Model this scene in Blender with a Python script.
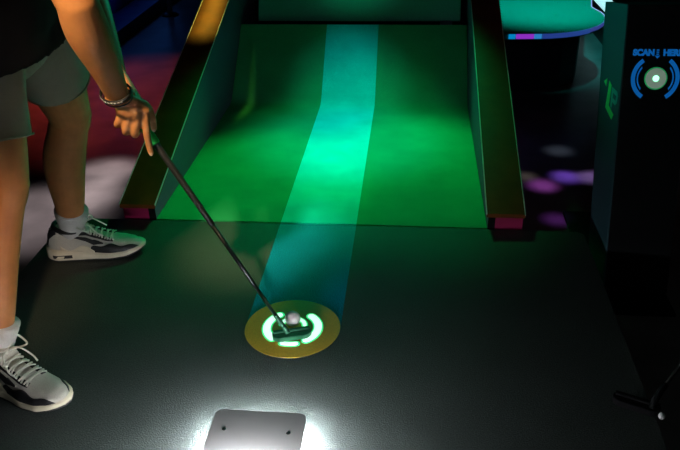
import bpy, bmesh, math, random
from mathutils import Vector, Matrix, noise
random.seed(4)
PI = math.pi
S = bpy.context.scene
C = S.collection
for o in list(bpy.data.objects): bpy.data.objects.remove(o)

# ------------------------------------------------------------------ camera
cd = bpy.data.cameras.new('camera'); cam = bpy.data.objects.new('camera', cd); C.objects.link(cam)
cd.sensor_width = 36; cd.sensor_fit = 'HORIZONTAL'; cd.lens = 748.31/680*36; cd.clip_start = .02
pit, yaw, rol = math.radians(28.799), math.radians(5.963), math.radians(-1.295)
F = Vector((-math.sin(yaw)*math.cos(pit), math.cos(yaw)*math.cos(pit), -math.sin(pit)))
R0 = Vector((math.cos(yaw), math.sin(yaw), 0)); U0 = R0.cross(F)
R = R0*math.cos(rol)+U0*math.sin(rol); U = -R0*math.sin(rol)+U0*math.cos(rol)
M = Matrix((R, U, -F)).transposed().to_4x4(); M.translation = Vector((.3064, -1.6304, 1.2255))
cam.matrix_world = M
S.camera = cam
# ------------------------------------------------------------------ view, world, lamps
S.view_settings.view_transform = 'Standard'; S.view_settings.look = 'None'
S.view_settings.exposure = 0; S.view_settings.gamma = 1; S.view_settings.use_curve_mapping = False
w = bpy.data.worlds.new('world'); S.world = w; w.use_nodes = True
w.node_tree.nodes['Background'].inputs[0].default_value = (.2, .4, .5, 1)
w.node_tree.nodes['Background'].inputs[1].default_value = .01

def look(o, loc, tgt):
    o.location = loc
    o.rotation_euler = (Vector(tgt)-Vector(loc)).to_track_quat('-Z', 'Y').to_euler()
def spot(name, loc, tgt, col, power, deg, blend=1, size=.05):
    l = bpy.data.lights.new(name, 'SPOT'); l.color = col; l.energy = power
    l.spot_size = math.radians(deg); l.spot_blend = blend; l.shadow_soft_size = size
    o = bpy.data.objects.new(name, l); C.objects.link(o); look(o, loc, tgt); return o
def area(name, loc, tgt, col, power, sx, sy):
    l = bpy.data.lights.new(name, 'AREA'); l.color = col; l.energy = power
    l.shape = 'RECTANGLE'; l.size = sx; l.size_y = sy
    o = bpy.data.objects.new(name, l); C.objects.link(o); look(o, loc, tgt); return o

FL = -.15
spot('green_lane_spot', (-.05, 2.25, 1.40), (-.27, .90, 0), (.0, 1, .22), 92, 34, 1)
spot('green_lane_spot', (.10, 2.35, 1.45), (.34, 1.12, 0), (.0, 1, .24), 84, 33, 1)
spot('teal_stripe_fill', (.05, 1.75, 2.3), (.03, 1.35, 0), (.0, .60, .85), 85, 24, 1)  # teal lamp added to lift the stripe
spot('green_wash_fill', (.25, 1.9, 2.6), (.08, 1.45, .0), (.0, 1, .42), 110, 27, 1)  # broad lamp added to spread green over the lane
spot('teal_stripe_fill', (.03, 1.6, 2.7), (.0, 1.86, .06), (.0, .9, .8), 60, 15, 1)  # narrow lamp added to brighten the upper stripe
spot('green_board_fill', (0, 1.0, 2.2), (0, 2.45, .66), (.0, 1, .5), 130, 22, 1)  # lamp added so the backboard does not go black
spot('green_rim_spot', (.2, 3.2, 1.9), (-.10, .36, 0), (.0, 1, .6), 40, 22, 1, .3)
spot('green_rim_spot', (.6, 2.6, 1.5), (-.62, .1, .6), (.0, 1, .55), 45, 30, 1, .1)
wc = area('warm_cap_fill', (-.628, 1.86, .76), (-.628, 1.865, .4), (1, 1, .15), .42, .03, .50); wc.data.spread = math.radians(28)  # unseen strip light added close above to warm only the cap
spot('white_floor_spot', (-1.0, 2.3, 2.5), (-1.03, 1.06, FL), (1, .93, .93), 560, 7, 1)
spot('white_floor_spot', (-1.0, 2.3, 2.5), (-1.035, 1.29, FL), (1, .93, .93), 560, 7, 1)
spot('warm_leg_fill', (.0, -1.3, 1.5), (-.665, -.21, .30), (1, .62, .32), 60, 15, 1, .05)  # added lamp standing in for the light box's glow on the shin
spot('white_floor_spot', (-1.3, 2.0, 2.5), (-1.15, .86, FL), (1, .95, .97), 330, 13, 1)
spot('red_floor_spot', (-2.4, 2.5, 2.4), (-1.22, 2.25, FL), (1, .10, .07), 190, 40, 1)
spot('red_floor_spot', (1.4, 3.6, 2.3), (1.1, 2.0, FL), (1, .1, .2), .8, 50, 1)
spot('blue_bench_spot', (-1.1, 3.3, 1.0), (-2.1, 3.7, .42), (.12, .14, 1), 24, 44, 1)
spot('teal_table_spot', (1.15, 1.9, 2.0), (1.08, 3.0, .2), (.0, 1, .9), 190, 36, 1)
for (x, y, c, e, a) in [(.968, 1.335, (.25, .12, 1), 300, 3.6), (.86, 1.25, (.6, .15, .9), 150, 3.8), (1.068, 1.335, (.5, .35, 1), 180, 3.6), (.80, 1.33, (.7, .7, .6), 50, 2.8), (.87, .95, (.4, .1, .8), 60, 3.2), (.985, 1.62, (.4, .6, .8), 30, 4), (1.13, 1.36, (.5, .3, .9), 90, 3.4)]:
    spot('purple_reflection_spot', (x+.1, y+.3, 2.5), (x, y, FL), c, e*3, a*.85, 1, .03)  # added spots stand in for lamp reflections on the floor
spot('warm_key_spot', (-.62, -1.25, 2.1), (-.350, -.15, .755), (1, .70, .40), 290, 12.5, 1, .05)
area('room_fill', (.8, -2.2, 2.4), (0, .3, 0), (.8, 1, .95), 1.3, 1.0, .8)
spot('teal_kiosk_spot', (-.3, 1.3, 1.35), (.932, .80, .66), (.0, 1, .75), 24, 22, 1)

# ------------------------------------------------------------------ helpers
ORG = {}
def empty(name, loc, label, cat, group=None):
    o = bpy.data.objects.new(name, None); C.objects.link(o); o.location = loc
    o.empty_display_size = .05
    o['label'] = label; o['category'] = cat
    if group: o['group'] = group
    ORG[o] = Vector(loc); return o
def obj(name, bm, m, parent=None, smooth=False, label=None, kind=None):
    org = ORG.get(parent, Vector((0, 0, 0))) if parent else Vector((0, 0, 0))
    me = bpy.data.meshes.new(name)
    bmesh.ops.transform(bm, matrix=Matrix.Translation(-org), verts=bm.verts)
    bmesh.ops.recalc_face_normals(bm, faces=bm.faces)
    if smooth:
        for f in bm.faces: f.smooth = True
    bm.to_mesh(me); bm.free()
    o = bpy.data.objects.new(name, me); C.objects.link(o); o.data.materials.append(m)
    if parent: o.parent = parent
    ORG[o] = org
    if label: o['label'] = label
    if kind: o['kind'] = kind
    return o
def tag(o, label, cat, group=None):
    o['label'] = label; o['category'] = cat
    if group: o['group'] = group
    return o
def structure(name, bm, m): return obj(name, bm, m, kind='structure')

def box(bm, lo, hi, bev=0, mat=None):
    r = bmesh.ops.create_cube(bm, size=1)
    lo, hi = Vector(lo), Vector(hi); c = (lo+hi)/2; s = hi-lo
    vs = r['verts']
    for v in vs: v.co = Vector((v.co.x*s.x, v.co.y*s.y, v.co.z*s.z))+c
    if bev:
        es = list({e for v in vs for e in v.link_edges})
        g = bmesh.ops.bevel(bm, geom=es, offset=bev, segments=2, affect='EDGES', profile=.5)
        vs = list({v for f in g['faces'] for v in f.verts} | {v for v in vs if v.is_valid})
    if mat is not None: bmesh.ops.transform(bm, matrix=mat, verts=[v for v in vs if v.is_valid])
    return bm
def nb(): return bmesh.new()
def prism(bm, pts, d):
    """closed outline of 3D points swept along vector d"""
    d = Vector(d)
    a = [bm.verts.new(Vector(p)) for p in pts]; b = [bm.verts.new(Vector(p)+d) for p in pts]
    n = len(pts)
    bm.faces.new(a); bm.faces.new(b[::-1])
    for i in range(n): bm.faces.new((a[i], b[i], b[(i+1) % n], a[(i+1) % n]))
    return bm
def rrect(x0, y0, x1, y1, r, z, n=8):
    p = []
    for cx, cy, a0 in ((x1-r, y1-r, 0), (x0+r, y1-r, 90), (x0+r, y0+r, 180), (x1-r, y0+r, 270)):
        for i in range(n+1):
            a = math.radians(a0+90*i/n); p.append((cx+r*math.cos(a), cy+r*math.sin(a), z))
    return p
def tube(bm, pts, rad, seg=14, ref=None, caps=True, close=False):
    """rad: list of r or (r_along_ref, r_other)"""
    pts = [Vector(p) for p in pts]; n = len(pts); rings = []
    prev = None
    for i, p in enumerate(pts):
        if close: t = pts[(i+1) % n]-pts[i-1]
        else: t = pts[min(i+1, n-1)]-pts[max(i-1, 0)]
        t.normalize()
        if ref is not None: a = Vector(ref)
        elif prev is None: a = Vector((0, 1, 0)) if abs(t.y) < .8 else Vector((1, 0, 0))
        else: a = prev
        a = a-t*a.dot(t); a.normalize(); b = t.cross(a); prev = a
        r = rad[i] if isinstance(rad, (list, tuple)) else rad
        ra, rb = r if isinstance(r, (list, tuple)) else (r, r)
        rings.append([bm.verts.new(p+a*ra*math.cos(2*PI*k/seg)+b*rb*math.sin(2*PI*k/seg)) for k in range(seg)])
    for i in range(n if close else n-1):
        A, B = rings[i], rings[(i+1) % n]
        for k in range(seg): bm.faces.new((A[k], A[(k+1) % seg], B[(k+1) % seg], B[k]))
    if caps and not close:
        bm.faces.new(rings[0][::-1]); bm.faces.new(rings[-1])
    return bm
def smooth_path(pts, vals, per=6):
    """Catmull-Rom through points with radii"""
    P = [Vector(p) for p in pts]; n = len(P); op, ov = [], []
    V = [v if isinstance(v, (tuple, list)) else (v, v) for v in vals]
    def cr(a, b, c, d, t): return .5*((2*b)+(c-a)*t+(2*a-5*b+4*c-d)*t*t+(-a+3*b-3*c+d)*t**3)
    for i in range(n-1):
        i0, i3 = max(i-1, 0), min(i+2, n-1)
        for k in range(per):
            t = k/per
            op.append(cr(P[i0], P[i], P[i+1], P[i3], t))
            ov.append(tuple(cr(V[i0][j], V[i][j], V[i+1][j], V[i3][j], t) for j in (0, 1)))
    op.append(P[-1]); ov.append(V[-1])
    return op, ov
def capsule(bm, pts, rad, seg=18, ref=None, per=6):
    """smooth limb with rounded ends"""
    op, ov = smooth_path(pts, rad, per)
    a, b = op[0], op[-1]; ta = (op[0]-op[1]).normalized(); tb = (op[-1]-op[-2]).normalized()
    pa, va, pb, vb = [], [], [], []
    for ang in (80, 60, 40, 20):
        c, s = math.cos(math.radians(ang)), math.sin(math.radians(ang))
        ra = min(ov[0]); pa.append(a+ta*ra*s); va.append((ov[0][0]*c, ov[0][1]*c))
    for ang in (20, 40, 60, 80):
        c, s = math.cos(math.radians(ang)), math.sin(math.radians(ang))
        rb = min(ov[-1]); pb.append(b+tb*rb*s); vb.append((ov[-1][0]*c, ov[-1][1]*c))
    return tube(bm, pa+op+pb, va+ov+vb, seg, ref)
def ball(bm, c, r, sc=(1, 1, 1), seg=24, rot=None):
    m = Matrix.Translation(Vector(c)) @ (rot.to_4x4() if rot else Matrix()) @ Matrix.Diagonal((sc[0], sc[1], sc[2], 1))
    bmesh.ops.create_uvsphere(bm, u_segments=seg, v_segments=seg//2, radius=r, matrix=m); return bm
def cyl(bm, c, r1, r2, h, seg=32, axis=(0, 0, 1)):
    q = Vector((0, 0, 1)).rotation_difference(Vector(axis)).to_matrix().to_4x4()
    bmesh.ops.create_cone(bm, cap_ends=True, segments=seg, radius1=r1, radius2=r2, depth=h, matrix=Matrix.Translation(Vector(c)) @ q)
    return bm
def remesh(bm, vox, smooth=4, fac=.5):
    me = bpy.data.meshes.new('tmp'); bm.to_mesh(me); bm.free()
    o = bpy.data.objects.new('tmp', me); C.objects.link(o)
    m = o.modifiers.new('r', 'REMESH'); m.mode = 'VOXEL'; m.voxel_size = vox
    if smooth:
        s = o.modifiers.new('s', 'SMOOTH'); s.iterations = smooth; s.factor = fac
    dg = bpy.context.evaluated_depsgraph_get(); dg.update()
    me2 = bpy.data.meshes.new_from_object(o.evaluated_get(dg))
    b = nb(); b.from_mesh(me2)
    bpy.data.objects.remove(o); bpy.data.meshes.remove(me); bpy.data.meshes.remove(me2)
    return b
def arc_slab(bm, c, r0, r1, a0, a1, z0, z1, n=28, rounded=True):
    """flat ring segment with rounded ends"""
    rm, hw = (r0+r1)/2, (r1-r0)/2; p = []
    for i in range(n+1):
        a = math.radians(a0+(a1-a0)*i/n); p.append((c[0]+r1*math.cos(a), c[1]+r1*math.sin(a), z0))
    if rounded:
        a = math.radians(a1); ce = (c[0]+rm*math.cos(a), c[1]+rm*math.sin(a))
        for k in range(1, 6): b = a+PI*k/6; p.append((ce[0]+hw*math.cos(b), ce[1]+hw*math.sin(b), z0))
    for i in range(n+1):
        a = math.radians(a1+(a0-a1)*i/n); p.append((c[0]+r0*math.cos(a), c[1]+r0*math.sin(a), z0))
    if rounded:
        a = math.radians(a0); ce = (c[0]+rm*math.cos(a), c[1]+rm*math.sin(a))
        for k in range(1, 6): b = a+PI+PI*k/6; p.append((ce[0]+hw*math.cos(b), ce[1]+hw*math.sin(b), z0))
    return prism(bm, p, (0, 0, z1-z0))

# ------------------------------------------------------------------ materials
def mat(name, base, rough=.6, var=0, scale=40, bump=0, bscale=300, metal=0, spec=.5, emit=None, estr=0, sheen=0, sss=0, trans=0):
    m = bpy.data.materials.new(name); m.use_nodes = True; nt = m.node_tree; b = nt.nodes['Principled BSDF']
    b.inputs['Base Color'].default_value = (*base, 1); b.inputs['Roughness'].default_value = rough
    b.inputs['Metallic'].default_value = metal; b.inputs['Specular IOR Level'].default_value = spec
    tc = nt.nodes.new('ShaderNodeTexCoord')
    if var:
        n = nt.nodes.new('ShaderNodeTexNoise'); n.inputs['Scale'].default_value = scale; n.inputs['Detail'].default_value = 6
        nt.links.new(tc.outputs['Object'], n.inputs['Vector'])
        r = nt.nodes.new('ShaderNodeMapRange'); r.inputs[1].default_value = .3; r.inputs[2].default_value = .7
        r.inputs[3].default_value = 1-var; r.inputs[4].default_value = 1+var
        nt.links.new(n.outputs['Fac'], r.inputs[0])
        mx = nt.nodes.new('ShaderNodeVectorMath'); mx.operation = 'SCALE'; mx.inputs[0].default_value = base
        nt.links.new(r.outputs[0], mx.inputs['Scale']); nt.links.new(mx.outputs[0], b.inputs['Base Color'])
    if bump:
        n2 = nt.nodes.new('ShaderNodeTexNoise'); n2.inputs['Scale'].default_value = bscale; n2.inputs['Detail'].default_value = 3
        nt.links.new(tc.outputs['Object'], n2.inputs['Vector'])
        bp = nt.nodes.new('ShaderNodeBump'); bp.inputs['Strength'].default_value = bump; bp.inputs['Distance'].default_value = .002
        nt.links.new(n2.outputs['Fac'], bp.inputs['Height']); nt.links.new(bp.outputs[0], b.inputs['Normal'])
    if emit: b.inputs['Emission Color'].default_value = (*emit, 1); b.inputs['Emission Strength'].default_value = estr
    if sheen: b.inputs['Sheen Weight'].default_value = sheen; b.inputs['Sheen Roughness'].default_value = .4
    if sss:
        b.inputs['Subsurface Weight'].default_value = sss; b.inputs['Subsurface Radius'].default_value = (.02, .008, .004)
        b.inputs['Subsurface Scale'].default_value = .3
    if trans: b.inputs['Transmission Weight'].default_value = trans
    return m
def felt(name, base, stripe, half, ymin, rough, spec, bump=.4, wear=.12, sheen=0, grain=.25, gs=420):
    """carpet with a woven grain and a coloured stripe along its length"""
    m = mat(name, base, rough, spec=spec, sheen=sheen); nt = m.node_tree; b = nt.nodes['Principled BSDF']
    tc = nt.nodes['Texture Coordinate']; N = nt.nodes.new; L = nt.links.new
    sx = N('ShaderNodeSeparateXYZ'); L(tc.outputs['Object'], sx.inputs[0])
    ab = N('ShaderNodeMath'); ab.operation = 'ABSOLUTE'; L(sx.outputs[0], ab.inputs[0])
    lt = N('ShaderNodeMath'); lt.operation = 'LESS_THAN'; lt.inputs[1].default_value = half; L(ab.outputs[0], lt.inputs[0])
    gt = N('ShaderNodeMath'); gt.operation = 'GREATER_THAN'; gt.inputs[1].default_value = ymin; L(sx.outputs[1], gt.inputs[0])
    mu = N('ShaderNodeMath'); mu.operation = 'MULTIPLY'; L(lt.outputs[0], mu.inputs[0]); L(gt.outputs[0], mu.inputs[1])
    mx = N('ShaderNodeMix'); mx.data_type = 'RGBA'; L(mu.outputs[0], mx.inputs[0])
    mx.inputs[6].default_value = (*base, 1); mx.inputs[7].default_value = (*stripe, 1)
    n1 = N('ShaderNodeTexNoise'); n1.inputs['Scale'].default_value = gs; n1.inputs['Detail'].default_value = 2; L(tc.outputs['Object'], n1.inputs['Vector'])
    n2 = N('ShaderNodeTexNoise'); n2.inputs['Scale'].default_value = 7; n2.inputs['Detail'].default_value = 5; L(tc.outputs['Object'], n2.inputs['Vector'])
    r1 = N('ShaderNodeMapRange'); r1.inputs[1].default_value = .3; r1.inputs[2].default_value = .7; r1.inputs[3].default_value = 1-grain; r1.inputs[4].default_value = 1+grain; L(n1.outputs['Fac'], r1.inputs[0])
    r2 = N('ShaderNodeMapRange'); r2.inputs[1].default_value = .3; r2.inputs[2].default_value = .7; r2.inputs[3].default_value = 1-wear; r2.inputs[4].default_value = 1+wear; L(n2.outputs['Fac'], r2.inputs[0])
    pm = N('ShaderNodeMath'); pm.operation = 'MULTIPLY'; L(r1.outputs[0], pm.inputs[0]); L(r2.outputs[0], pm.inputs[1])
    sc = N('ShaderNodeVectorMath'); sc.operation = 'SCALE'; L(mx.outputs[2], sc.inputs[0]); L(pm.outputs[0], sc.inputs['Scale'])
    L(sc.outputs[0], b.inputs['Base Color'])
    bp = N('ShaderNodeBump'); bp.inputs['Strength'].default_value = bump; bp.inputs['Distance'].default_value = .002
    L(n1.outputs['Fac'], bp.inputs['Height']); L(bp.outputs[0], b.inputs['Normal'])
    return m

m_floor = mat('polished_dark_floor', (.16, .13, .13), .34, var=.4, scale=5, bump=.12, bscale=30)
m_wall = mat('dark_wall', (.02, .02, .03), .8, var=.2)
m_ceil = mat('black_ceiling', (.01, .01, .01), .9)
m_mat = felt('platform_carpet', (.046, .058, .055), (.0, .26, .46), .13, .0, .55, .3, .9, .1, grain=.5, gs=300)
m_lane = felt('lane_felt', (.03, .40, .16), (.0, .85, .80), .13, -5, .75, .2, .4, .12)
m_gold = mat('gold_disc', (.62, .40, .03), .5, var=.12, scale=300, bump=.3, bscale=400)
m_cap = mat('orange_cap', (.12, .034, .002), .45, var=.25, scale=12, bump=.25, bscale=60, spec=.35)
m_side = mat('side_felt', (.10, .11, .20), .7, var=.15, scale=300, bump=.3)
m_black = mat('black_plastic', (.008, .008, .010), .45)
m_matte = mat('matte_black', (.004, .004, .005), .9, spec=.1)
m_pink = mat('pink_panel', (.25, .003, .06), .5, var=.05)
m_alu = mat('pale_edge_trim', (.7, .7, .72), .35, spec=.8)
m_teal = mat('backboard_felt', (.03, .33, .24), .6, var=.1, scale=200, bump=.3)
m_led = mat('green_white_led', (.9, 1, .95), .5, emit=(.60, 1, .76), estr=1.25)
m_archalo = mat('green_arc_halo', (.1, .8, .3), .5, emit=(.03, .85, .25), estr=.75)  # emissive rim painted in as the green halo round the arcs
m_ledw = mat('white_led', (1, 1, 1), .5, emit=(.97, .97, 1), estr=620)
m_skin = mat('skin', (.54, .235, .085), .5, var=.10, scale=30, bump=.15, bscale=350, sss=.08)
m_shirt = mat('black_shirt', (.006, .006, .007), .85, bump=.3, bscale=500, spec=.2)
m_shorts = mat('grey_shorts', (.24, .24, .18), .85, var=.08, scale=600, bump=.3, bscale=700)
m_sock = mat('white_sock', (.62, .62, .60), .9, var=.06, scale=200, bump=.6, bscale=500)
m_upper = mat('silver_mesh_upper', (.50, .48, .42), .6, var=.12, scale=500, bump=.5, bscale=900)
m_sole = mat('cream_sole', (.62, .56, .42), .55, var=.05)
m_shoeblk = mat('black_overlay', (.012, .012, .014), .5, bump=.2)
m_lace = mat('pale_lace', (.66, .66, .58), .85, bump=.4, bscale=900)
m_hair = mat('dark_hair', (.03, .02, .012), .6, bump=.8, bscale=400)
m_band = mat('black_band', (.008, .008, .009), .5)
m_white = mat('white_print', (.8, .8, .8), .6)
m_green = mat('green_grip', (.02, .55, .07), .5, bump=.3)
m_grip = mat('black_rubber_grip', (.012, .013, .014), .55, bump=.4, bscale=500)
m_steel = mat('dark_steel', (.10, .11, .11), .28, metal=1)
m_head = mat('putter_head_dark', (.04, .17, .10), .35, metal=.6)
m_ball = mat('golf_ball', (.85, .85, .85), .3, spec=.6)
m_plate = mat('satin_grey_plate', (.33, .33, .335), .4, spec=.5)
m_kiosk = mat('kiosk_black', (.004, .005, .006), .6, spec=.12)
m_ksize = mat('kiosk_side', (.02, .065, .085), .55)
m_blue = mat('blue_print_glow', (.01, .16, .55), .5, emit=(.003, .13, .46), estr=.55)  # print made to glow so it looks lit
m_tealp = mat('teal_print', (.03, .42, .36), .5)
m_lgreen = mat('green_print', (.05, .95, .18), .5)

# ------------------------------------------------------------------ room shell
structure('floor', box(nb(), (-5, -4, FL-.1), (5, 8, FL)), m_floor)
structure('wall_back', box(nb(), (-5, 8, FL-.1), (5, 8.1, 3)), m_wall)
structure('wall_front', box(nb(), (-5, -4.1, FL-.1), (5, -4, 3)), m_wall)
structure('wall_left', box(nb(), (-5.1, -4.1, FL-.1), (-5, 8.1, 3)), m_wall)
structure('wall_right', box(nb(), (5, -4.1, FL-.1), (5.1, 8.1, 3)), m_wall)
structure('ceiling', box(nb(), (-5.1, -4.1, 3), (5.1, 8.1, 3.1)), m_ceil)

# ------------------------------------------------------------------ tee platform
YS = .5855
pf = empty('tee_platform', (0, 0, FL), 'low dark green carpeted platform the golfer stands on, in front of the ramp', 'platform')
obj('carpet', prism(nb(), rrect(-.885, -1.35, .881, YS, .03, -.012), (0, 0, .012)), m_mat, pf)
ORG[pf] = Vector((0, 0, FL))
obj('platform_base', prism(nb(), rrect(-.88, -1.345, .876, YS-.005, .028, FL), (0, 0, -FL-.012)), m_matte, pf, label='black platform edge')
disc = obj('putting_disc', cyl(nb(), (0, 0, .001), .13, .13, .002, 96), m_gold, pf, label='round gold disc with lit arcs around the ball')
rim = nb(); tube(rim, [(.1305*math.cos(a*PI/48), .1305*math.sin(a*PI/48), .0008) for a in range(96)], .0008, 6, close=True)
obj('disc_rim', rim, m_steel, disc, True)
for a0, a1, ra in ((-50, 50, .060), (130, 228, .060), (257, 285, .066)):
    arc = obj('light_arc', arc_slab(nb(), (0, -.001), ra, .080, a0, a1, .0012, .0035), m_led, disc)
    obj('arc_halo', arc_slab(nb(), (0, -.001), ra-.004, .084, a0-1, a1+1, .0012, .0028), m_archalo, disc, label='painted green halo of the lit arc')
obj('light_arc', arc_slab(nb(), (0, .008), .027, .037, 5, 175, .0012, .0035), m_led, disc)
obj('arc_halo', arc_slab(nb(), (0, .008), .023, .041, 4, 176, .0012, .0028), m_archalo, disc)

# ------------------------------------------------------------------ ramp game
rp = empty('putting_ramp', (0, .6, FL), 'wide green felt putting ramp with teal stripe between two long orange-topped rails', 'golf ramp')
prof = [(YS+.010, FL), (YS+.010, 0), (1.745, 0)]
for i in range(7):
    a = math.radians(41*i/6); prof.append((1.745+.11*math.sin(a), .11*(1-math.cos(a))))
y1, z1 = prof[-1]; sl = (.296-z1)/(2.135-y1)
prof += [(2.135, .296), (2.145, .29), (2.145, FL)]
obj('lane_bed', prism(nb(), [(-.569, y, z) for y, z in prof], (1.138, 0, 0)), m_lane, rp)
obj('seam_shade_strip', box(nb(), (-.569, YS+.0006, FL+.001), (.569, YS+.0098, -.006)), m_matte, rp, label='black strip shading the seam in front of the lane')  # black filler added in the gap to paint its shade
RS = .31
def capz(y): return .06+RS*(y-.583)
YE = 3.0
for s in (-1, 1):
    # inner side wall from below lane to under the cap
    pts = [(.571, .60, FL), (.571, YE, FL), (.571, YE, capz(YE)-.018), (.571, .60, capz(.60)-.018)]
    obj('side_wall', prism(nb(), [(s*x, y, z) for x, y, z in pts], (s*.019, 0, 0)), m_side, rp, label='dark felt wall beside the lane')
    pts = [(.592, .604, FL), (.592, YE, FL), (.592, YE, capz(YE)-.018), (.592, .604, capz(.604)-.018)]
    obj('outer_box', prism(nb(), [(s*x, y, z) for x, y, z in pts], (s*.090, 0, 0)), m_matte, rp, label='black rail body')
    obj('end_panel', box(nb(), (min(s*.594, s*.684), .598, FL), (max(s*.594, s*.684), .604, .047)), m_pink, rp, label='bright pink end of the rail')
    obj('end_strip', box(nb(), (min(s*.5705, s*.594), .5965, FL), (max(s*.5705, s*.594), .600, .047)), m_matte, rp, label='black strip beside the pink end')
    cp = [(.563, .583, capz(.583)-.014), (.563, .583, capz(.583)), (.563, YE, capz(YE)), (.563, YE, capz(YE)-.014)]
    cap = obj('rail_cap', prism(nb(), [(s*x, y, z) for x, y, z in cp], (s*.125, 0, 0)), m_cap, rp, label='flat orange-brown board on top of the rail')
    for xx in (.5615, .6865):
        tp = [(xx, .583, capz(.583)-.004), (xx, .583, capz(.583)+.0015), (xx, YE, capz(YE)+.0015), (xx, YE, capz(YE)-.004)]
        obj('edge_trim', prism(nb(), [(s*x, y, z) for x, y, z in tp], (s*.003, 0, 0)), m_alu, cap, label='thin bright edge strip')
obj('backboard', prism(nb(), [(-.492, 2.2, .297), (-.492, 2.42, .80), (-.492, 2.45, .80), (-.492, 2.23, .297)], (1.03, 0, 0)), m_teal, rp, label='green board above the dark slot')
obj('slot_bracket', box(nb(), (.437, 2.17, .284), (.497, 2.197, .302), .003), m_side, rp)
obj('rear_board', box(nb(), (-.569, 2.5, FL), (.569, 2.53, .9)), m_matte, rp)

# ------------------------------------------------------------------ light box at the near edge of the platform
lb = empty('light_box', (-.012, -.55, 0), 'grey rounded light box glowing white around its edges, on the platform carpet', 'light box')
z = .05
obj('top_plate', prism(nb(), rrect(-.115, -.74, .092, -.380, .02, z-.006), (0, 0, .006)), m_plate, lb, label='flat grey plate with rounded corners')
obj('box_base', prism(nb(), rrect(-.075, -.70, .055, -.45, .015, .001), (0, 0, .009)), m_matte, lb)
for x in (-.09, .07):
    for y in (-.72, -.405):
        q_ = nb(); cyl(q_, (x, y, .022), .005, .005, .043, 12); obj('foot', q_, m_matte, lb, True)
lh = nb(); box(lh, (-.10, -.680, z), (.08, -.660, z+.05), .003); box(lh, (-.10, -.675, z+.030), (.08, -.586, z+.05), .003)  # lamp out of view, added to grade brightness across the plate
lh = obj('added_lamp_head', lh, m_matte, lb)
obj('added_glow_panel', box(nb(), (-.092, -.655, z+.026), (.072, -.590, z+.0295)), mat('plate_glow_panel', (1, 1, 1), .5, emit=(.98, .98, 1), estr=270), lh, label='unseen glowing panel added to brighten the plate')
d = nb()
for lo, hi in (((-.108, -.73), (-.098, -.40)), ((.078, -.73), (.088, -.40)), ((-.098, -.400), (.078, -.393))):
    box(d, (lo[0], lo[1], .0405), (hi[0], hi[1], .043))
obj('led_strip', d, m_ledw, lb, label='glowing white strip under the plate')
for (x, y) in ((-.083, -.441), (.059, -.443)):
    s_ = nb(); cyl(s_, (x, y, z+.0006), .0045, .004, .0012, 20)
    obj('screw', s_, m_steel, lb, True)

# ------------------------------------------------------------------ golf ball and putters
bb = nb(); ball(bb, (0, .009, .0245), .0213, seg=48)
tag(obj('golf_ball', bb, m_ball, smooth=True), 'white golf ball resting on the gold disc just behind the putter head', 'golf ball')

def putter(name, base, d, length, gl, label, headrot, grip_green=False):
    """base: bottom of shaft; d: unit direction up the shaft"""
    base = Vector(base); d = Vector(d).normalized()
    r = empty(name, (base.x, base.y, 0), label, 'putter')
    sh = nb(); tube(sh, [base+d*.03, base+d*(length-gl)], [.0045, .006], 16, caps=True)
    obj('shaft', sh, m_steel, r, True, 'thin metal shaft')
    g = nb(); a = base+d*(length-gl); e = base+d*length
    tube(g, [a, a+d*.01, a+d*gl*.4, e-d*.005, e], [.0060, .0072, .0086, .0105, .009], 20)
    gr = obj('grip', g, m_grip, r, True, 'thick black grip')
    return r, sh, gr
SD = Vector((-.301, -.03, .557))-Vector((-.0339, -.045, .0703)); SD.normalize()
SB = Vector((-.0339, -.045, .0703))-SD*.04
pt, _, gr = putter('putter', SB, SD, .86, .52, 'dark putter held by the golfer with its head on the gold disc', 0)
g = nb(); a0 = SB+SD*.585
tube(g, [a0, a0+SD*.004, a0+SD*.05, a0+SD*.054], [.0108, .0116, .0116, .0108], 20)
obj('green_collar', g, m_green, gr, True, label='green section of the grip')
ho = nb(); hp, hr = smooth_path([(-.004, -.052, .022), (-.012, -.050, .036), SB+SD*.01, SB+SD*.045], [.007, .007, .0068, .006], 5)
tube(ho, hp, hr, 14); obj('hosel', ho, m_head, pt, True)
def putter_head(cx, cy, ang, L=.112, D=.036, H=.024, z0=.004):
    b = nb(); pts = []
    hl, hd = L/2, D/2
    out = [(-hl+.004, hd), (hl-.003, hd), (hl, hd-.004), (hl, -hd*.2), (hl-.010, -hd*.8), (hl-.02, -hd), (-hl+.016, -hd), (-hl+.004, -hd*.55), (-hl, -hd*.1), (-hl, hd-.004)]
    prism(b, [(x, y, 0) for x, y in out], (0, 0, H*.72))
    prism(b, [(x, y, H*.72) for x, y in [(-hl+.004, hd), (hl-.003, hd), (hl-.003, hd-.011), (-hl+.004, hd-.011)]], (0, 0, H*.28))
    bmesh.ops.bevel(b, geom=b.edges[:], offset=.0012, segments=2, affect='EDGES')
    bmesh.ops.transform(b, matrix=Matrix.Translation((cx, cy, z0)) @ Matrix.Rotation(ang, 4, 'Z'), verts=b.verts)
    return b
obj('putter_head', putter_head(.006, -.046, math.radians(17), .104, .032, .019), m_head, pt, label='green-lit bar head')

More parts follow.
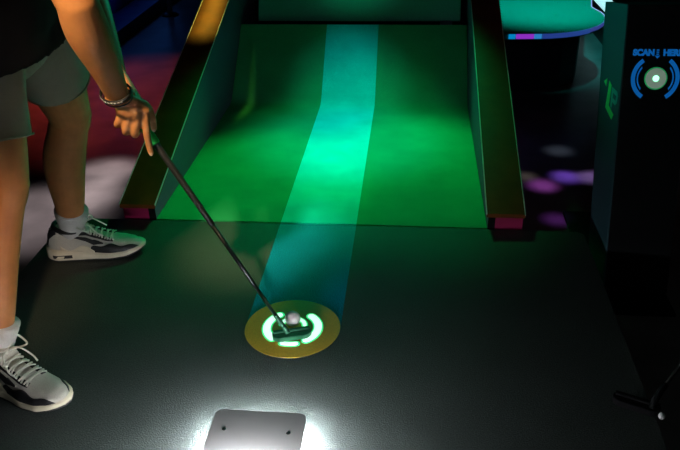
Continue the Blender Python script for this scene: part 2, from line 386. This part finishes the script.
# second putter leaning on the platform corner, lower right
p2 = empty('putter', (.86, -.27, 0), 'dark unused putter lying across the right edge of the platform', 'putter')
obj('putter_head', putter_head(.842, -.258, math.radians(-24), .105, .028), m_matte, p2)
hb = nb(); a = Vector((.873, -.272, .018)); b_ = Vector((.889, -.252, .045)); e = Vector((1.52, .42, .40))
hp, hr = smooth_path([a, (.877, -.266, .03), b_, b_+(e-b_)*.03], [.008, .008, .008, .007], 4)
tube(hb, hp, hr, 14); obj('hosel', hb, m_kiosk, p2, True)
st = nb(); tube(st, [b_+(e-b_)*.02, b_+(e-b_)*.72], [.0045, .0055], 12); obj('shaft', st, m_steel, p2, True)
st = nb(); tube(st, [b_+(e-b_)*.72, b_+(e-b_)*.75, e], [.007, .0115, .0125], 14); obj('grip', st, m_grip, p2, True)
wb = nb(); ball(wb, (.893, -.285, .008), .008, seg=16); obj('toe_cap', wb, m_alu, p2, True, 'small pale end knob')

# ------------------------------------------------------------------ scanning kiosk
KX0, KX1, KS = .932, 1.130, .29
def kf(x, z, off=0):
    """point on the leaning front face"""
    n = Vector((0, -1, KS)).normalized()
    return Vector((x, .43+KS*(z-FL), z))+n*off
ks = empty('scanner_kiosk', (1.03, .45, FL), 'tall leaning black kiosk with blue SCAN HERE lettering at right', 'kiosk')
body = [kf(KX0+.004, FL+.02), kf(KX0+.004, .716), kf(KX0+.004, .716)+Vector((0, .27, -.05)), kf(KX0+.004, FL+.02)+Vector((0, .24, 0))]
bd = nb(); prism(bd, body, (KX1-KX0-.008, 0, 0)); obj('kiosk_body', bd, m_kiosk, ks)
for x in (KX0, KX1-.004):
    sp = nb(); prism(sp, [(x, v.y, v.z) for v in body], (.004, 0, 0)); side = obj('side_panel', sp, m_ksize if x == KX0 else m_kiosk, ks, label='dark teal side panel' if x == KX0 else None)
    if x == KX0: sidep = side
obj('foot_plate', box(nb(), (.90, .33, FL), (1.131, 1.0, FL+.012), .003), m_kiosk, ks)
def on_face(bm):
    """maps local (x right, y up, z out) to the front face"""
    u = Vector((1, 0, 0)); v = Vector((0, KS, 1)).normalized(); n = Vector((0, -1, KS)).normalized()
    o = kf(1.0295, .512, .0006)
    for q in bm.verts: q.co = o+u*q.co.x+v*q.co.y+n*q.co.z
    return bm
for s in (-1, 1):
    c0 = 0 if s > 0 else 180
    obj('blue_arc', on_face(arc_slab(nb(), (0, 0), .0585, .0705, c0-(58 if s > 0 else 54), c0+(54 if s > 0 else 58), 0, .001, rounded=False)), m_blue, ks)
    b = nb(); n = 20
    po = [(.0535*math.cos(math.radians(c0-40+80*i/n)), .0535*math.sin(math.radians(c0-40+80*i/n)), 0) for i in range(n+1)]
    pi_ = [(s*.0055+.0445*math.cos(math.radians(c0-40+80*i/n)), .0445*math.sin(math.radians(c0-40+80*i/n)), 0) for i in range(n+1)]
    prism(b, po+pi_[::-1], (0, 0, .001)); obj('blue_arc', on_face(b), m_blue, ks)
rd = nb(); cyl(rd, (0, 0, .004), .0315, .030, .008, 40); on_face(rd)
reader = obj('reader_dish', rd, mat('pale_reader', (.55, .58, .52), .5, emit=(.3, .42, .33), estr=.35), ks, label='round pale scanner with a green light')
b = nb(); tube(b, [(.0312*math.cos(a*PI/24), .0312*math.sin(a*PI/24), .006) for a in range(48)], .0022, 8, close=True)
obj('reader_ring', on_face(b), mat('green_ring', (.02, .4, .1), .4, emit=(.02, .7, .2), estr=.25), reader, True)
b = nb(); ball(b, (0, 0, .008), .009, (1, 1, .5)); obj('indicator_light', on_face(b), mat('green_bulb', (.5, 1, .7), .4, emit=(.25, 1, .5), estr=3), reader, True)
def text(s, size, x, y, off=.0, ext=.0006, shear=0, sx=1):
    t = bpy.data.curves.new('t', 'FONT'); t.body = s; t.size = size; t.align_x = 'CENTER'; t.align_y = 'CENTER'
    t.offset = off; t.extrude = ext; t.shear = shear
    o = bpy.data.objects.new('t', t); C.objects.link(o)
    dg = bpy.context.evaluated_depsgraph_get(); dg.update()
    me = bpy.data.meshes.new_from_object(o.evaluated_get(dg)); bm = nb(); bm.from_mesh(me)
    bpy.data.objects.remove(o); bpy.data.meshes.remove(me)
    for v in bm.verts: v.co = Vector((v.co.x*sx+x, v.co.y+y, v.co.z+.0006))
    return bm
obj('lettering', on_face(text('SCAN', .0245, -.0395, .0744, .0016, sx=.96)), m_blue, ks)
obj('lettering', on_face(text('HERE', .0245, .0445, .0744, .0016, sx=.98)), m_blue, ks)
b = nb()
for yy in (.0825, .0765, .0705): box(b, (-.003, yy-.0018, 0), (.004, yy+.0018, .001))
prism(b, [(-.007, .0665, 0), (.008, .0665, 0), (.0005, .0575, 0)], (0, 0, .001))
obj('down_arrow', on_face(b), m_blue, ks)
# side mark: green zigzag and a P.  local (a along depth, b up) on the left panel
def on_side(bm):
    for q in bm.verts: q.co = Vector((KX0-.0006-q.co.z, .722-q.co.x+KS*.0, .45+q.co.y)) + Vector((0, KS*q.co.y, 0))
    return bm
b = nb()
prism(b, [(-.093, -.009, 0), (-.050, .013, 0), (-.056, -.014, 0)], (0, 0, .001))
prism(b, [(-.019, .014, 0), (.011, .009, 0), (-.005, -.056, 0), (.062, -.062, 0), (.043, -.083, 0), (-.046, -.075, 0)], (0, 0, .001))
obj('green_mark', on_side(b), m_lgreen, sidep, label='bright green angled arrow mark')
b = nb()
for q4 in ([(.022, .008), (.040, .009), (.033, -.053), (.014, -.053)], [(.040, .009), (.086, .013), (.083, -.001), (.039, -.004)],
           [(.086, .013), (.099, .003), (.089, -.020), (.072, -.031), (.076, -.018), (.081, -.003)], [(.072, -.031), (.076, -.018), (.037, -.020), (.036, -.031)]):
    prism(b, [(x, y, 0) for x, y in q4], (0, 0, .001))
obj('letter_mark', on_side(b), m_tealp, sidep, label='teal letter P')

# ------------------------------------------------------------------ neighbouring course table (right, behind)
tb = empty('course_table', (1.0, 3.0, FL), 'low round-cornered table with teal lit felt top and glowing purple edge', 'game table')
top = [(.72, 2.33), (.94, 2.34)]
for i in range(1, 11):
    a = math.radians(-90+108*i/10); top.append((.94+.43*math.cos(a), 2.77+.43*math.sin(a)))
top += [(1.34, 2.96), (1.47, 3.62), (1.5, 3.9), (.72, 3.9)]
def slab(pts, z0, z1): return prism(nb(), [(x, y, z0) for x, y in pts], (0, 0, z1-z0))
obj('table_top', slab(top, .17, .20), m_teal, tb)
inn = [(min(x, 1.36), max(y, 2.47)) for x, y in top]
obj('table_base', slab([(.75, 2.45), (.95, 2.45), (1.12, 2.52), (1.22, 2.62), (1.26, 2.77), (1.28, 3.85), (.75, 3.85)], FL, .17), mat('navy_base', (.02, .04, .07), .5), tb)
def band(pts, z0, z1, col, st, name, off):
    b = nb()
    for (xa, ya), (xb, yb) in zip(pts[:-1], pts[1:]):
        d_ = Vector((xb-xa, yb-ya, 0)); n_ = Vector((d_.y, -d_.x, 0)).normalized()*.006
        prism(b, [(xa, ya, z0), (xb, yb, z0), (xb, yb, z1), (xa, ya, z1)], n_)
    return obj(name, b, mat(name, (.3, .3, .4), .4, emit=col, estr=st), tb)
band([(.80, 2.332), (.835, 2.333)], .176, .200, (.0, .30, .7), .7, 'edge_light', 0)
band([(.838, 2.333), (.93, 2.338)], .176, .200, (.28, .03, .55), .9, 'edge_light', 0)
band([(.932, 2.338), (.97, 2.341)], .176, .200, (.03, .28, .7), .7, 'edge_light', 0)
band([(.974, 2.341)]+top[2:6], .176, .200, (.03, .08, .45), .5, 'edge_light', 0)
band(top[5:9], .180, .200, (.06, .06, .40), .5, 'edge_light', 0)
band(top[8:14], .190, .202, (.30, .25, .7), .8, 'edge_light', 0)
kn = nb(); cyl(kn, (1.22, 3.5, .23), .09, .07, .06, 32); obj('black_hub', kn, m_black, tb, True)
pl = empty('lit_platform', (1.9, 3.9, FL), 'low platform with a bright white glowing top beyond the teal table, left of the kiosk', 'platform')
obj('lit_top', box(nb(), (1.53, 3.3, FL+.22), (1.62, 4.2, FL+.245)), mat('cyan_white_panel', (.8, .9, .9), .5, emit=(.5, .95, 1), estr=.9), pl)
obj('platform_base', box(nb(), (1.55, 3.33, FL), (1.60, 4.17, FL+.22)), m_black, pl)

# ------------------------------------------------------------------ neighbouring lane (left, behind)
nl = empty('neighbouring_lane', (-2.2, 4.2, FL), 'blue-lit neighbouring lane with stepped side panels at upper left', 'golf ramp')
m_bl = mat('blue_side', (.10, .12, .35), .45, var=.2, scale=8)
def seg_prism(x0, x1, y0, y1, z0, z1a, z1b, m, name, **k):
    b = nb(); prism(b, [(x0, y0, z0), (x0, y1, z0), (x0, y1, z1b), (x0, y0, z1a)], (x1-x0, 0, 0)); return obj(name, b, m, nl, **k)
seg_prism(-1.95, -1.74, 2.6, 5.4, FL, FL+.07, FL+.10, m_bl, 'lower_step')
seg_prism(-2.7, -1.97, 2.6, 5.4, FL, FL+.42, FL+.62, m_bl, 'side_panel')
seg_prism(-1.965, -1.955, 2.7, 5.4, FL+.40, FL+.42, FL+.62, mat('blue_strip', (.2, .3, .9), .5, emit=(.05, .25, 1), estr=.5), 'edge_light')
po = empty('floor_post', (-1.62, 4.22, FL), 'slim grey post standing on the floor beside the blue-lit lane', 'post')
b = nb(); tube(b, [(-1.62, 4.22, FL+.02), (-1.62, 4.22, .9)], .022, 16); obj('pole', b, mat('grey_post', (.3, .3, .3), .4), po, True)
b = nb(); cyl(b, (-1.62, 4.22, FL+.01), .07, .05, .02, 32); obj('foot', b, m_black, po, True)

# ------------------------------------------------------------------ the golfer
pr = empty('person', (-.62, .03, 0), 'golfer in black shirt and grey shorts bending over a putter at left', 'person')
RA, RK, RH = (-.688, -.272, .07), (-.616, -.175, .505), (-.660, -.075, .88)
LA, LK, LH = (-.755, .343, .07), (-.648, .275, .505), (-.630, .105, .88)
bs = nb()
def leg(A, K, H):
    A, K, H = Vector(A), Vector(K), Vector(H); back = Vector((-1, 0, 0))
    capsule(bs, [A, A+(K-A)*.25+back*.004, A+(K-A)*.62+back*.018, K+(A-K)*.12+back*.004, K, K+(H-K)*.35, H],
            [.028, .0425, .060, .055, .059, .076, .092], 24)
    ball(bs, K+Vector((.018, 0, .0)), .044)
leg(RA, RK, RH); leg(LA, LK, LH)
for A, dr in ((RA, (.93, -.36, 0)), (LA, (.975, .208, 0))):     # feet inside the shoes
    A = Vector(A); dr = Vector(dr).normalized()
    capsule(bs, [A+dr*-.02+Vector((0, 0, -.022)), A+dr*.06+Vector((0, 0, -.028)), A+dr*.15+Vector((0, 0, -.040))], [.028, .03, .02], 16)
# torso
capsule(bs, [(-.655, .015, .86), (-.61, .015, .97), (-.54, .012, 1.10), (-.46, .01, 1.22)], [(.145, .105), (.135, .095), (.15, .105), (.15, .085)], 28, (0, 1, 0))
capsule(bs, [(-.43, -.17, 1.235), (-.44, 0, 1.25), (-.43, .19, 1.235)], [.05, .06, .05], 18)
capsule(bs, [(-.45, .01, 1.25), (-.385, .01, 1.34)], [.058, .054], 18)
# head: skull, jaw, face
hc = Vector((-.335, .005, 1.42)); hr = Matrix.Rotation(math.radians(52), 3, 'Y')
def H(x, y, z): return hc+hr @ Vector((x, y, z))
ball(bs, H(0, 0, .02), .09, (1.02, .84, 1.02), 28, hr); ball(bs, H(.03, 0, -.055), .058, (1.0, .86, 1.05), 24, hr)
capsule(bs, [H(.088, 0, .012), H(.108, 0, -.022)], [.009, .013], 12); 
for s in (-1, 1):
    ball(bs, H(-.005, s*.078, -.012), .028, (.7, .3, 1.1), 16, hr); ball(bs, H(.070, s*.032, .018), .018, (.7, 1.1, .6), 14, hr)
ball(bs, H(.085, 0, -.055), .016, (.6, 1.4, .5), 14, hr); ball(bs, H(.075, 0, -.092), .02, (1, 1.2, .8), 14, hr)
# right arm (near) and left arm (far)
EL, WR = Vector((-.340, -.215, .915)), Vector((-.3374, -.108, .6926))
capsule(bs, [(-.43, -.195, 1.225), (-.385, -.215, 1.06), EL], [.052, .047, .041], 22)
capsule(bs, [EL, EL.lerp(WR, .28)+Vector((-.004, 0, 0)), EL.lerp(WR, .65), WR.lerp(EL, .05)], [.041, .0445, .034, (.021, .028)], 22)
EL2, WR2 = Vector((-.475, .15, .875)), Vector((-.392, .035, .705))
capsule(bs, [(-.43, .21, 1.225), (-.470, .20, 1.04), EL2], [.050, .046, .036], 22)
capsule(bs, [EL2, EL2.lerp(WR2, .35), WR2], [.037, .036, .024], 22)
# right hand
def finger(pts, rr): capsule(bs, pts, rr, 14, per=5)
I = [(-.2943, -.070, .6463), (-.3000, -.066, .6008), (-.3034, -.056, .5595), (-.3036, -.050, .5335)]
T = [(-.3156, -.088, .6744), (-.2963, -.062, .6540), (-.2900, -.048, .6226), (-.2915, -.040, .5905)]
Mi = [(-.3101, -.080, .6426), (-.3262, -.072, .5901), (-.3380, -.026, .5760), (-.3200, -.010, .5891)]
Ri = [(-.3271, -.085, .6419), (-.3452, -.077, .5967), (-.3560, -.030, .5855), (-.3380, -.010, .6013)]
Pi = [(-.3430, -.087, .6450), (-.3600, -.082, .6150), (-.3690, -.040, .6060), (-.3530, -.016, .6204)]
finger(I, [.0105, .0092, .0082, .0072]); finger(T, [.0135, .0115, .0100, .0082])
finger(Mi, [.0108, .0098, .0085, .0075]); finger(Ri, [.0104, .0094, .0082, .0072]); finger(Pi, [.0098, .0085, .0075, .0066])
for k, q in enumerate((I, Mi, Ri, Pi)):
    m_ = WR.lerp(Vector(q[0]), .5)+Vector((0, .004, 0))
    finger([WR+Vector((.006-.006*k, 0, -.004)), m_, q[0]], [.017, .0150, .0125])
finger([WR, Vector(T[0]).lerp(WR, .4), T[0]], [.018, .017, .0145])
finger([Vector(T[1]), Vector(I[0]).lerp(WR, .35)], [.011, .014])
# left hand above the right one on the grip
for k in range(4):
    g0 = SB+SD*(.655+.021*k)
    q0 = g0+Vector((.006, .026, .006)); q1 = g0+Vector((.024, -.004, .006)); q2 = g0+Vector((.006, -.022, -.004)); q3 = g0+Vector((-.016, -.016, -.004))
    finger([q0, q1, q2, q3], [.0105, .0095, .0085, .0075])
    finger([WR2, WR2.lerp(q0, .55), q0], [.019, .016, .0125])
finger([WR2, SB+SD*.70+Vector((-.02, .012, 0)), SB+SD*.655+Vector((-.012, -.004, .0))], [.015, .012, .009])
body = obj('body', remesh(bs, .0030, 5, .5), m_skin, pr, True, 'bare arms, hands and legs')
# fingernails, eyes, hair, brows
for a, b in ((I[3], I[2]), (T[3], T[2])):
    a, b = Vector(a), Vector(b); d_ = (a-b).normalized(); n_ = Vector((.25, -.9, .3)); n_ = (n_-d_*n_.dot(d_)).normalized()
    q = nb(); ball(q, (0, 0, 0), .0052, (1, .8, .28), 14)
    rm = Matrix((d_, n_.cross(d_), n_)).transposed().to_4x4(); rm.translation = a+n_*.0064+d_*.001
    bmesh.ops.transform(q, matrix=rm, verts=q.verts); obj('fingernail', q, mat('nail', (.62, .40, .30), .35), pr, True)
for s in (-1, 1):
    q = nb(); ball(q, H(.078, s*.030, .010), .0125, seg=18); obj('eye', q, mat('eye_white', (.7, .7, .68), .3), pr, True)
    q = nb(); ball(q, H(.0865, s*.030, .009), .0055, seg=12); obj('iris', q, m_hair, pr, True)
    q = nb(); capsule(q, [H(.084, s*.014, .033), H(.080, s*.045, .034)], [.004, .003], 8, per=3); obj('eyebrow', q, m_hair, pr, True)
q = nb(); capsule(q, [H(.092, -.022, -.057), H(.098, 0, -.056), H(.092, .022, -.057)], [.003, .0045, .003], 8, per=4)
obj('mouth', q, mat('lips', (.35, .10, .08), .5), pr, True)
q = nb(); ball(q, H(-.018, 0, .040), .097, (1.02, .92, .98), 32, hr); ball(q, H(-.045, 0, .0), .075, (1, 1, 1.1), 24, hr)
for i in range(150):
    a, b = random.uniform(0, 2*PI), random.uniform(-.1, 1.4)
    v = Vector((math.cos(a)*math.cos(b)*.09-.02, math.sin(a)*math.cos(b)*.082, math.sin(b)*.09+.045))
    if v.x > .055 and v.z < .09: continue
    ball(q, H(*v), random.uniform(.008, .014), seg=8)
obj('hair', remesh(q, .005, 1), m_hair, pr, True)

# shirt
q = nb()
capsule(q, [(-.655, .005, .86), (-.615, .01, .96), (-.545, .012, 1.10), (-.465, .01, 1.22)], [(.185, .135), (.17, .125), (.17, .125), (.17, .10)], 36, (0, 1, 0))
tube(q, *smooth_path([(-.640, -.01, .765), (-.635, .0, .83), (-.615, .01, .92), (-.58, .01, .99)], [(.225, .155), (.215, .150), (.195, .145), (.170, .125)], 5), 40, (0, 1, 0))
capsule(q, [(-.43, -.175, 1.235), (-.44, 0, 1.25), (-.43, .195, 1.235)], [.066, .078, .066], 20)
tube(q, *smooth_path([(-.43, -.19, 1.235), (-.405, -.212, 1.13), (-.392, -.218, 1.035)], [.070, .068, .070], 6), 24)
tube(q, *smooth_path([(-.43, .205, 1.235), (-.45, .205, 1.13), (-.455, .20, 1.03)], [.068, .066, .068], 6), 24)
q = remesh(q, .006, 3)
for v in q.verts:
    f = noise.noise(Vector((v.co.x*9, v.co.y*9, v.co.z*5)))*.010+noise.noise(v.co*30)*.002
    v.co += Vector((v.co.x+.55, v.co.y, 0)).normalized()*f
for v in q.verts:
    t = min(1, max(0, (.93-v.co.z)/.14)); v.co.z += t*(v.co.y+.07)*.30
shirt = obj('shirt', q, m_shirt, pr, True, 'loose black shirt')
# shorts
def shorts_leg(q, H_, K_, dz, r0, r1):
    H_, K_ = Vector(H_), Vector(K_)
    hem = K_+(H_-K_)*dz
    op, ov = smooth_path([H_+Vector((0, 0, .02)), H_.lerp(hem, .5), hem], [r0, (r0+r1)/2+.002, r1], 8)
    tube(q, op, ov, 40, (0, 1, 0)); return hem
q = nb(); capsule(q, [(-.66, .015, .80), (-.655, .015, .95)], [(.17, .125), (.155, .115)], 36, (0, 1, 0))
h1 = shorts_leg(q, RH, RK, .25, .104, .085); h2 = shorts_leg(q, LH, LK, .27, .104, .088)
q = remesh(q, .0045, 3)
for v in q.verts:
    s_ = noise.noise(Vector((v.co.x*14, v.co.y*14, v.co.z*6+3)))*.008+noise.noise(v.co*40)*.0015
    v.co += Vector((v.co.x+.64, v.co.y-(.19 if v.co.y > .01 else -.13), 0)).normalized()*s_
sh = obj('shorts', q, m_shorts, pr, True, 'grey cotton shorts ending above the knee')
for hem, K_, H_ in ((h1, RK, RH), (h2, LK, LH)):
    d_ = (Vector(H_)-Vector(K_)).normalized(); a = Vector((1, 0, 0)); a = (a-d_*a.dot(d_)).normalized(); b = d_.cross(a)
    q = nb(); c_ = hem+d_*.004
    tube(q, [c_+a*.0875*math.cos(t*PI/24)+b*.0875*math.sin(t*PI/24) for t in range(48)], .0022, 8, close=True)
    obj('hem', q, m_shorts, sh, True)

# wrist bands
ax = (WR-EL).normalized()
def wristband(c_, ra, rb, w_, name, m_, tilt):
    d_ = (ax+Vector(tilt)).normalized(); a = Vector((0, 1, 0)); a = (a-d_*a.dot(d_)).normalized(); b = d_.cross(a); q = nb(); n = 40
    rings = []
    for t in range(n):
        th = 2*PI*t/n; rd = a*math.cos(th)*rb+b*math.sin(th)*ra; nn = rd.normalized()
        rings.append([q.verts.new(c_+rd+d_*u+nn*v) for u, v in ((-w_, 0), (-w_, .0022), (w_, .0022), (w_, 0))])
    for t in range(n):
        A, B = rings[t], rings[(t+1) % n]
        for k in range(4): q.faces.new((A[k], A[(k+1) % 4], B[(k+1) % 4], B[k]))
    return obj(name, q, m_, pr, True), d_, a, b
c1 = EL.lerp(WR, .965)
wbnd, d_, a, b = wristband(c1, .0330, .0270, .0062, 'wristband', m_band, (0, .12, .0)); wbnd['label'] = 'black rubber wristband with white marks'
for t in range(150, 330, 12):
    th = math.radians(t); q = nb()
    rd = a*math.cos(th)*.0272+b*math.sin(th)*.0332; nn = rd.normalized(); tn = d_.cross(nn)
    p0 = c1+rd+nn*.0026
    prism(q, [p0+tn*x+d_*y for x, y in ((-.0026, -.0020), (.0026, -.0020), (.0026, .0020), (-.0026, .0020))], nn*.0004)
    obj('white_mark', q, m_white, wbnd)
wristband(c1+ax*.014, .0310, .0250, .0014, 'bracelet', m_band, (0, .15, 0))

# ------------------------------------------------------------------ shoes and socks
def lerp_tab(tab, u):
    for (a, va), (b, vb) in zip(tab[:-1], tab[1:]):
        if u <= b:
            t = (u-a)/(b-a); t = t*t*(3-2*t)*.35+t*.65
            return va+(vb-va)*t
    return tab[-1][1]
WT = [(0, .018), (.03, .030), (.12, .041), (.3, .042), (.5, .043), (.66, .050), (.8, .0475), (.9, .037), (.96, .024), (1, .006)]
HT = [(0, .062), (.04, .104), (.10, .110), (.20, .100), (.32, .098), (.42, .096), (.52, .080), (.64, .064), (.78, .054), (.9, .048), (.97, .038), (1, .024)]
TT = [(0, .046), (.15, .042), (.4, .029), (.7, .024), (1, .026)]
BT = [(0, .006), (.08, .0), (.6, 0), (.8, .004), (1, .018)]      # toe spring
SL = .292
def surf(u, a, off=0):
    """upper surface: u along the shoe, a angle 0..180 over it"""
    w_, h_, t_ = lerp_tab(WT, u), lerp_tab(HT, u), lerp_tab(TT, u)
    ar = math.radians(a); c_, s_ = math.cos(ar), math.sin(ar)
    nar = 1-.08*min(1, max(0, (.6-u)/.3))*max(0, s_)
    y = (w_+off)*math.copysign(abs(c_)**.75, c_)*nar; z_ = t_-.006+(h_-t_+.006+off)*abs(s_)**.85
    return Vector(((u-.5)*SL+(off if u > .97 else (-off if u < .03 else 0)), y, z_))
def patch(f0, f1, u0, u1, off=.0018, nu=30, na=6, mir=False, close=True):
    q = nb(); g = []
    for i in range(nu+1):
        u = u0+(u1-u0)*i/nu; row = []
        a0, a1 = f0(u), f1(u)
        for k in range(na+1):
            a = a0+(a1-a0)*k/na
            row.append(a if not mir else 180-a)
        g.append([(u, a) for a in row])
    T_ = [[q.verts.new(surf(u, a, off)) for u, a in r] for r in g]; B_ = [[q.verts.new(surf(u, a, -.003)) for u, a in r] for r in g]
    for i in range(nu):
        for k in range(na):
            q.faces.new((T_[i][k], T_[i+1][k], T_[i+1][k+1], T_[i][k+1])); q.faces.new((B_[i][k], B_[i][k+1], B_[i+1][k+1], B_[i+1][k]))
    for i in range(nu):
        q.faces.new((T_[i][0], B_[i][0], B_[i+1][0], T_[i+1][0])); q.faces.new((T_[i][na], T_[i+1][na], B_[i+1][na], B_[i][na]))
    for k in range(na):
        q.faces.new((T_[0][k], T_[0][k+1], B_[0][k+1], B_[0][k])); q.faces.new((T_[nu][k], B_[nu][k], B_[nu][k+1], T_[nu][k+1]))
    bmesh.ops.remove_doubles(q, verts=q.verts, dist=1e-6)
    return q
def swoosh(u):
    t = (u-.15)/.45                       # 0 at the tail by the heel, 1 at the hooked front
    lo = 52-34*t if t < .78 else 25.5+(t-.78)*60
    th = 2+26*max(0, t-.1)**1.3 if t < .78 else 2+26*.68**1.3*(1-(t-.78)/.22)+3
    return lo, lo+th
def shoe(ankle, dr, side, label):
    dr = Vector(dr).normalized(); ank = Vector(ankle)
    X = dr; Y = Vector((-dr.y, dr.x, 0)); o3 = Vector((ank.x, ank.y, 0))+dr*(SL*.5-.075)
    MW = Matrix((X, Y, Vector((0, 0, 1)))).transposed().to_4x4(); MW.translation = o3
    def put(q): bmesh.ops.transform(q, matrix=MW, verts=q.verts); return q
    # upper
    q = nb(); nu, na = 56, 28; G = []
    for i in range(nu+1):
        G.append([q.verts.new(surf(i/nu, 180*k/na)) for k in range(na+1)])
    for i in range(nu):
        for k in range(na): q.faces.new((G[i][k], G[i+1][k], G[i+1][k+1], G[i][k+1]))
        q.faces.new((G[i][0], G[i][na], G[i+1][na], G[i+1][0]))
    q.faces.new(G[0][::-1]); q.faces.new(G[nu])
    up = obj('shoe', put(q), m_upper, pr, True, label)
    # sole (ring of stations)
    def solemesh(z0f, z1f, k_, name, m_, ext=0, lab=None):
        q = nb(); st = []; N_ = 48
        us = [i/N_ for i in range(N_+1)]
        for u in us:
            w_ = lerp_tab(WT, u)*k_+.004; x = (u-.5)*(SL+.012+ext); b0 = lerp_tab(BT, u)
            z0, z1 = b0+z0f(u), z1f(u)
            prof_ = [(-w_*.94, z0), (-w_, z0+(z1-z0)*.25), (-w_*1.01, z0+(z1-z0)*.6), (-w_*.97, z1), (w_*.97, z1), (w_*1.01, z0+(z1-z0)*.6), (w_, z0+(z1-z0)*.25), (w_*.94, z0)]
            st.append([q.verts.new((x, y, z_)) for y, z_ in prof_])
        for A, B in zip(st[:-1], st[1:]):
            for k in range(8): q.faces.new((A[k], A[(k+1) % 8], B[(k+1) % 8], B[k]))
        q.faces.new(st[0][::-1]); q.faces.new(st[-1])
        return obj(name, put(q), m_, up, True, lab)
    solemesh(lambda u: .004, lambda u: lerp_tab(TT, u)+lerp_tab(BT, u)*.3, 1.02, 'sole', m_sole, lab='thick cream sole')
    solemesh(lambda u: 0, lambda u: lerp_tab(BT, u)+.006, .98, 'outsole', m_shoeblk)
    for s in (-1, 1):                                   # dark window in the heel of the sole
        q = nb(); pts = []
        xs = [.07+.20*i/10 for i in range(11)]
        for u in xs: pts.append(((u-.5)*(SL+.012), s*(lerp_tab(WT, u)*1.02+.0052), .025))
        for u in xs[::-1]: pts.append(((u-.5)*(SL+.012), s*(lerp_tab(WT, u)*1.02+.0052), .014))
        prism(q, pts, (0, -s*.004, 0)); obj('sole_window', put(q), m_shoeblk, up, label='dark window in the heel')
    lat = side   # +1: outer side is +y of the shoe (left foot)
    for mir in (False, True):
        # heel counter, toe mudguard, eyestay, side mark
        obj('overlay', put(patch(lambda u: 24+u*200, lambda u: 66+u*60, 0, .12, mir=mir)), m_shoeblk, up, True, 'black panel')
        obj('overlay', put(patch(lambda u: 2, lambda u: 6+36*math.sin(PI*min(1, max(0, (u-.46)/.60)))**.6+6*math.sin(u*30), .46, .992, mir=mir, nu=40)), m_shoeblk, up, True, 'black panel')
        obj('overlay', put(patch(lambda u: 50+(u-.34)*22, lambda u: 71+(u-.34)*12, .34, .70, mir=mir, off=.0026)), m_shoeblk, up, True, 'black panel')
        obj('side_mark', put(patch(lambda u: swoosh(u)[0], lambda u: swoosh(u)[1], .15, .60, mir=mir, off=.0026, nu=40)), m_shoeblk, up, True, 'black curved side mark')
        obj('stripe_panel', put(patch(lambda u: 3, lambda u: 12+8*math.sin(u*20), .15, .50, mir=mir, off=.0022)), m_sole, up, True)
    # tongue
    tq = nb(); capsule(tq, [(.0, 0, .075), (-.020, 0, .094), (-.032, 0, .118)], [(.026, .006), (.028, .006), (.027, .005)], 18, (0, 1, 0))
    obj('tongue', put(tq), m_upper, up, True, 'padded tongue')
    # collar
    q = nb(); cpts = []
    for t in range(36):
        th = 2*PI*t/36; x = -.074+.046*math.cos(th); y = .040*math.sin(th)
        cpts.append((x, y*1.08, .105+.008*(-math.cos(th))+(.006 if math.cos(th) > .6 else 0)))
    tube(q, cpts, .0075, 10, close=True); obj('collar', put(q), m_shoeblk, up, True, 'dark padded collar')
    # laces
    q = nb()
    for i in range(6):
        u = .40+.055*i; u2 = u+.03
        for (ua, ub) in ((u, u2), (u2, u)):
            pts = [surf(ua+(ub-ua)*k/8, 62+56*k/8, .0055+.002*math.sin(PI*k/8)) for k in range(9)]
            tube(q, pts, [(.0030, .0020)]*9, 8)
    kn = surf(.41, 90, .014)
    ball(q, kn, .007, seg=12)
    for (a, b, c_, d2) in (((.0, .028, .018), (-.012, .050, .014), (.016, .050, -.004), (.006, .018, .0)), ((.0, -.028, .018), (-.014, -.050, .016), (.018, -.052, -.004), (.006, -.018, .0))):
        op, ov = smooth_path([kn, kn+Vector(a), kn+Vector(b), kn+Vector(c_), kn+Vector(d2), kn], [.0026]*6, 7); tube(q, op, .0026, 8)
    for s in (-1, 1):
        op, ov = smooth_path([kn, kn+Vector((.018, s*.022, .006)), kn+Vector((.042, s*.036, -.018)), kn+Vector((.060, s*.034, -.030))], [.0024]*4, 6); tube(q, op, .0024, 8)
    obj('laces', put(q), m_lace, up, True, 'pale tied laces')
    return up
def sock(A, K, label):
    A, K = Vector(A), Vector(K); d_ = (K-A).normalized(); q = nb()
    op, ov = smooth_path([A-d_*.035, A+d_*.015, A+d_*.055, A+d_*.098, A+d_*.104], [.028, .0335, .0420, .0510, .0480], 8)
    # ribs
    ov = [(r[0]+.0006*math.sin(i*2.2), r[1]+.0006*math.sin(i*2.2)) for i, r in enumerate(ov)]
    tube(q, op, ov, 40); obj('sock', q, m_sock, pr, True, label)
shoe(RA, (.93, -.36, 0), -1, 'silver and black running shoe nearest the camera'); sock(RA, RK, 'white sock in the near shoe')
shoe(LA, (.975, .208, 0), 1, 'silver and black running shoe further back'); sock(LA, LK, 'white sock in the far shoe')
for o in S.objects:
    if o.type == 'MESH' and o.parent is None and 'kind' not in o and 'category' not in o: print('UNTAGGED', o.name)
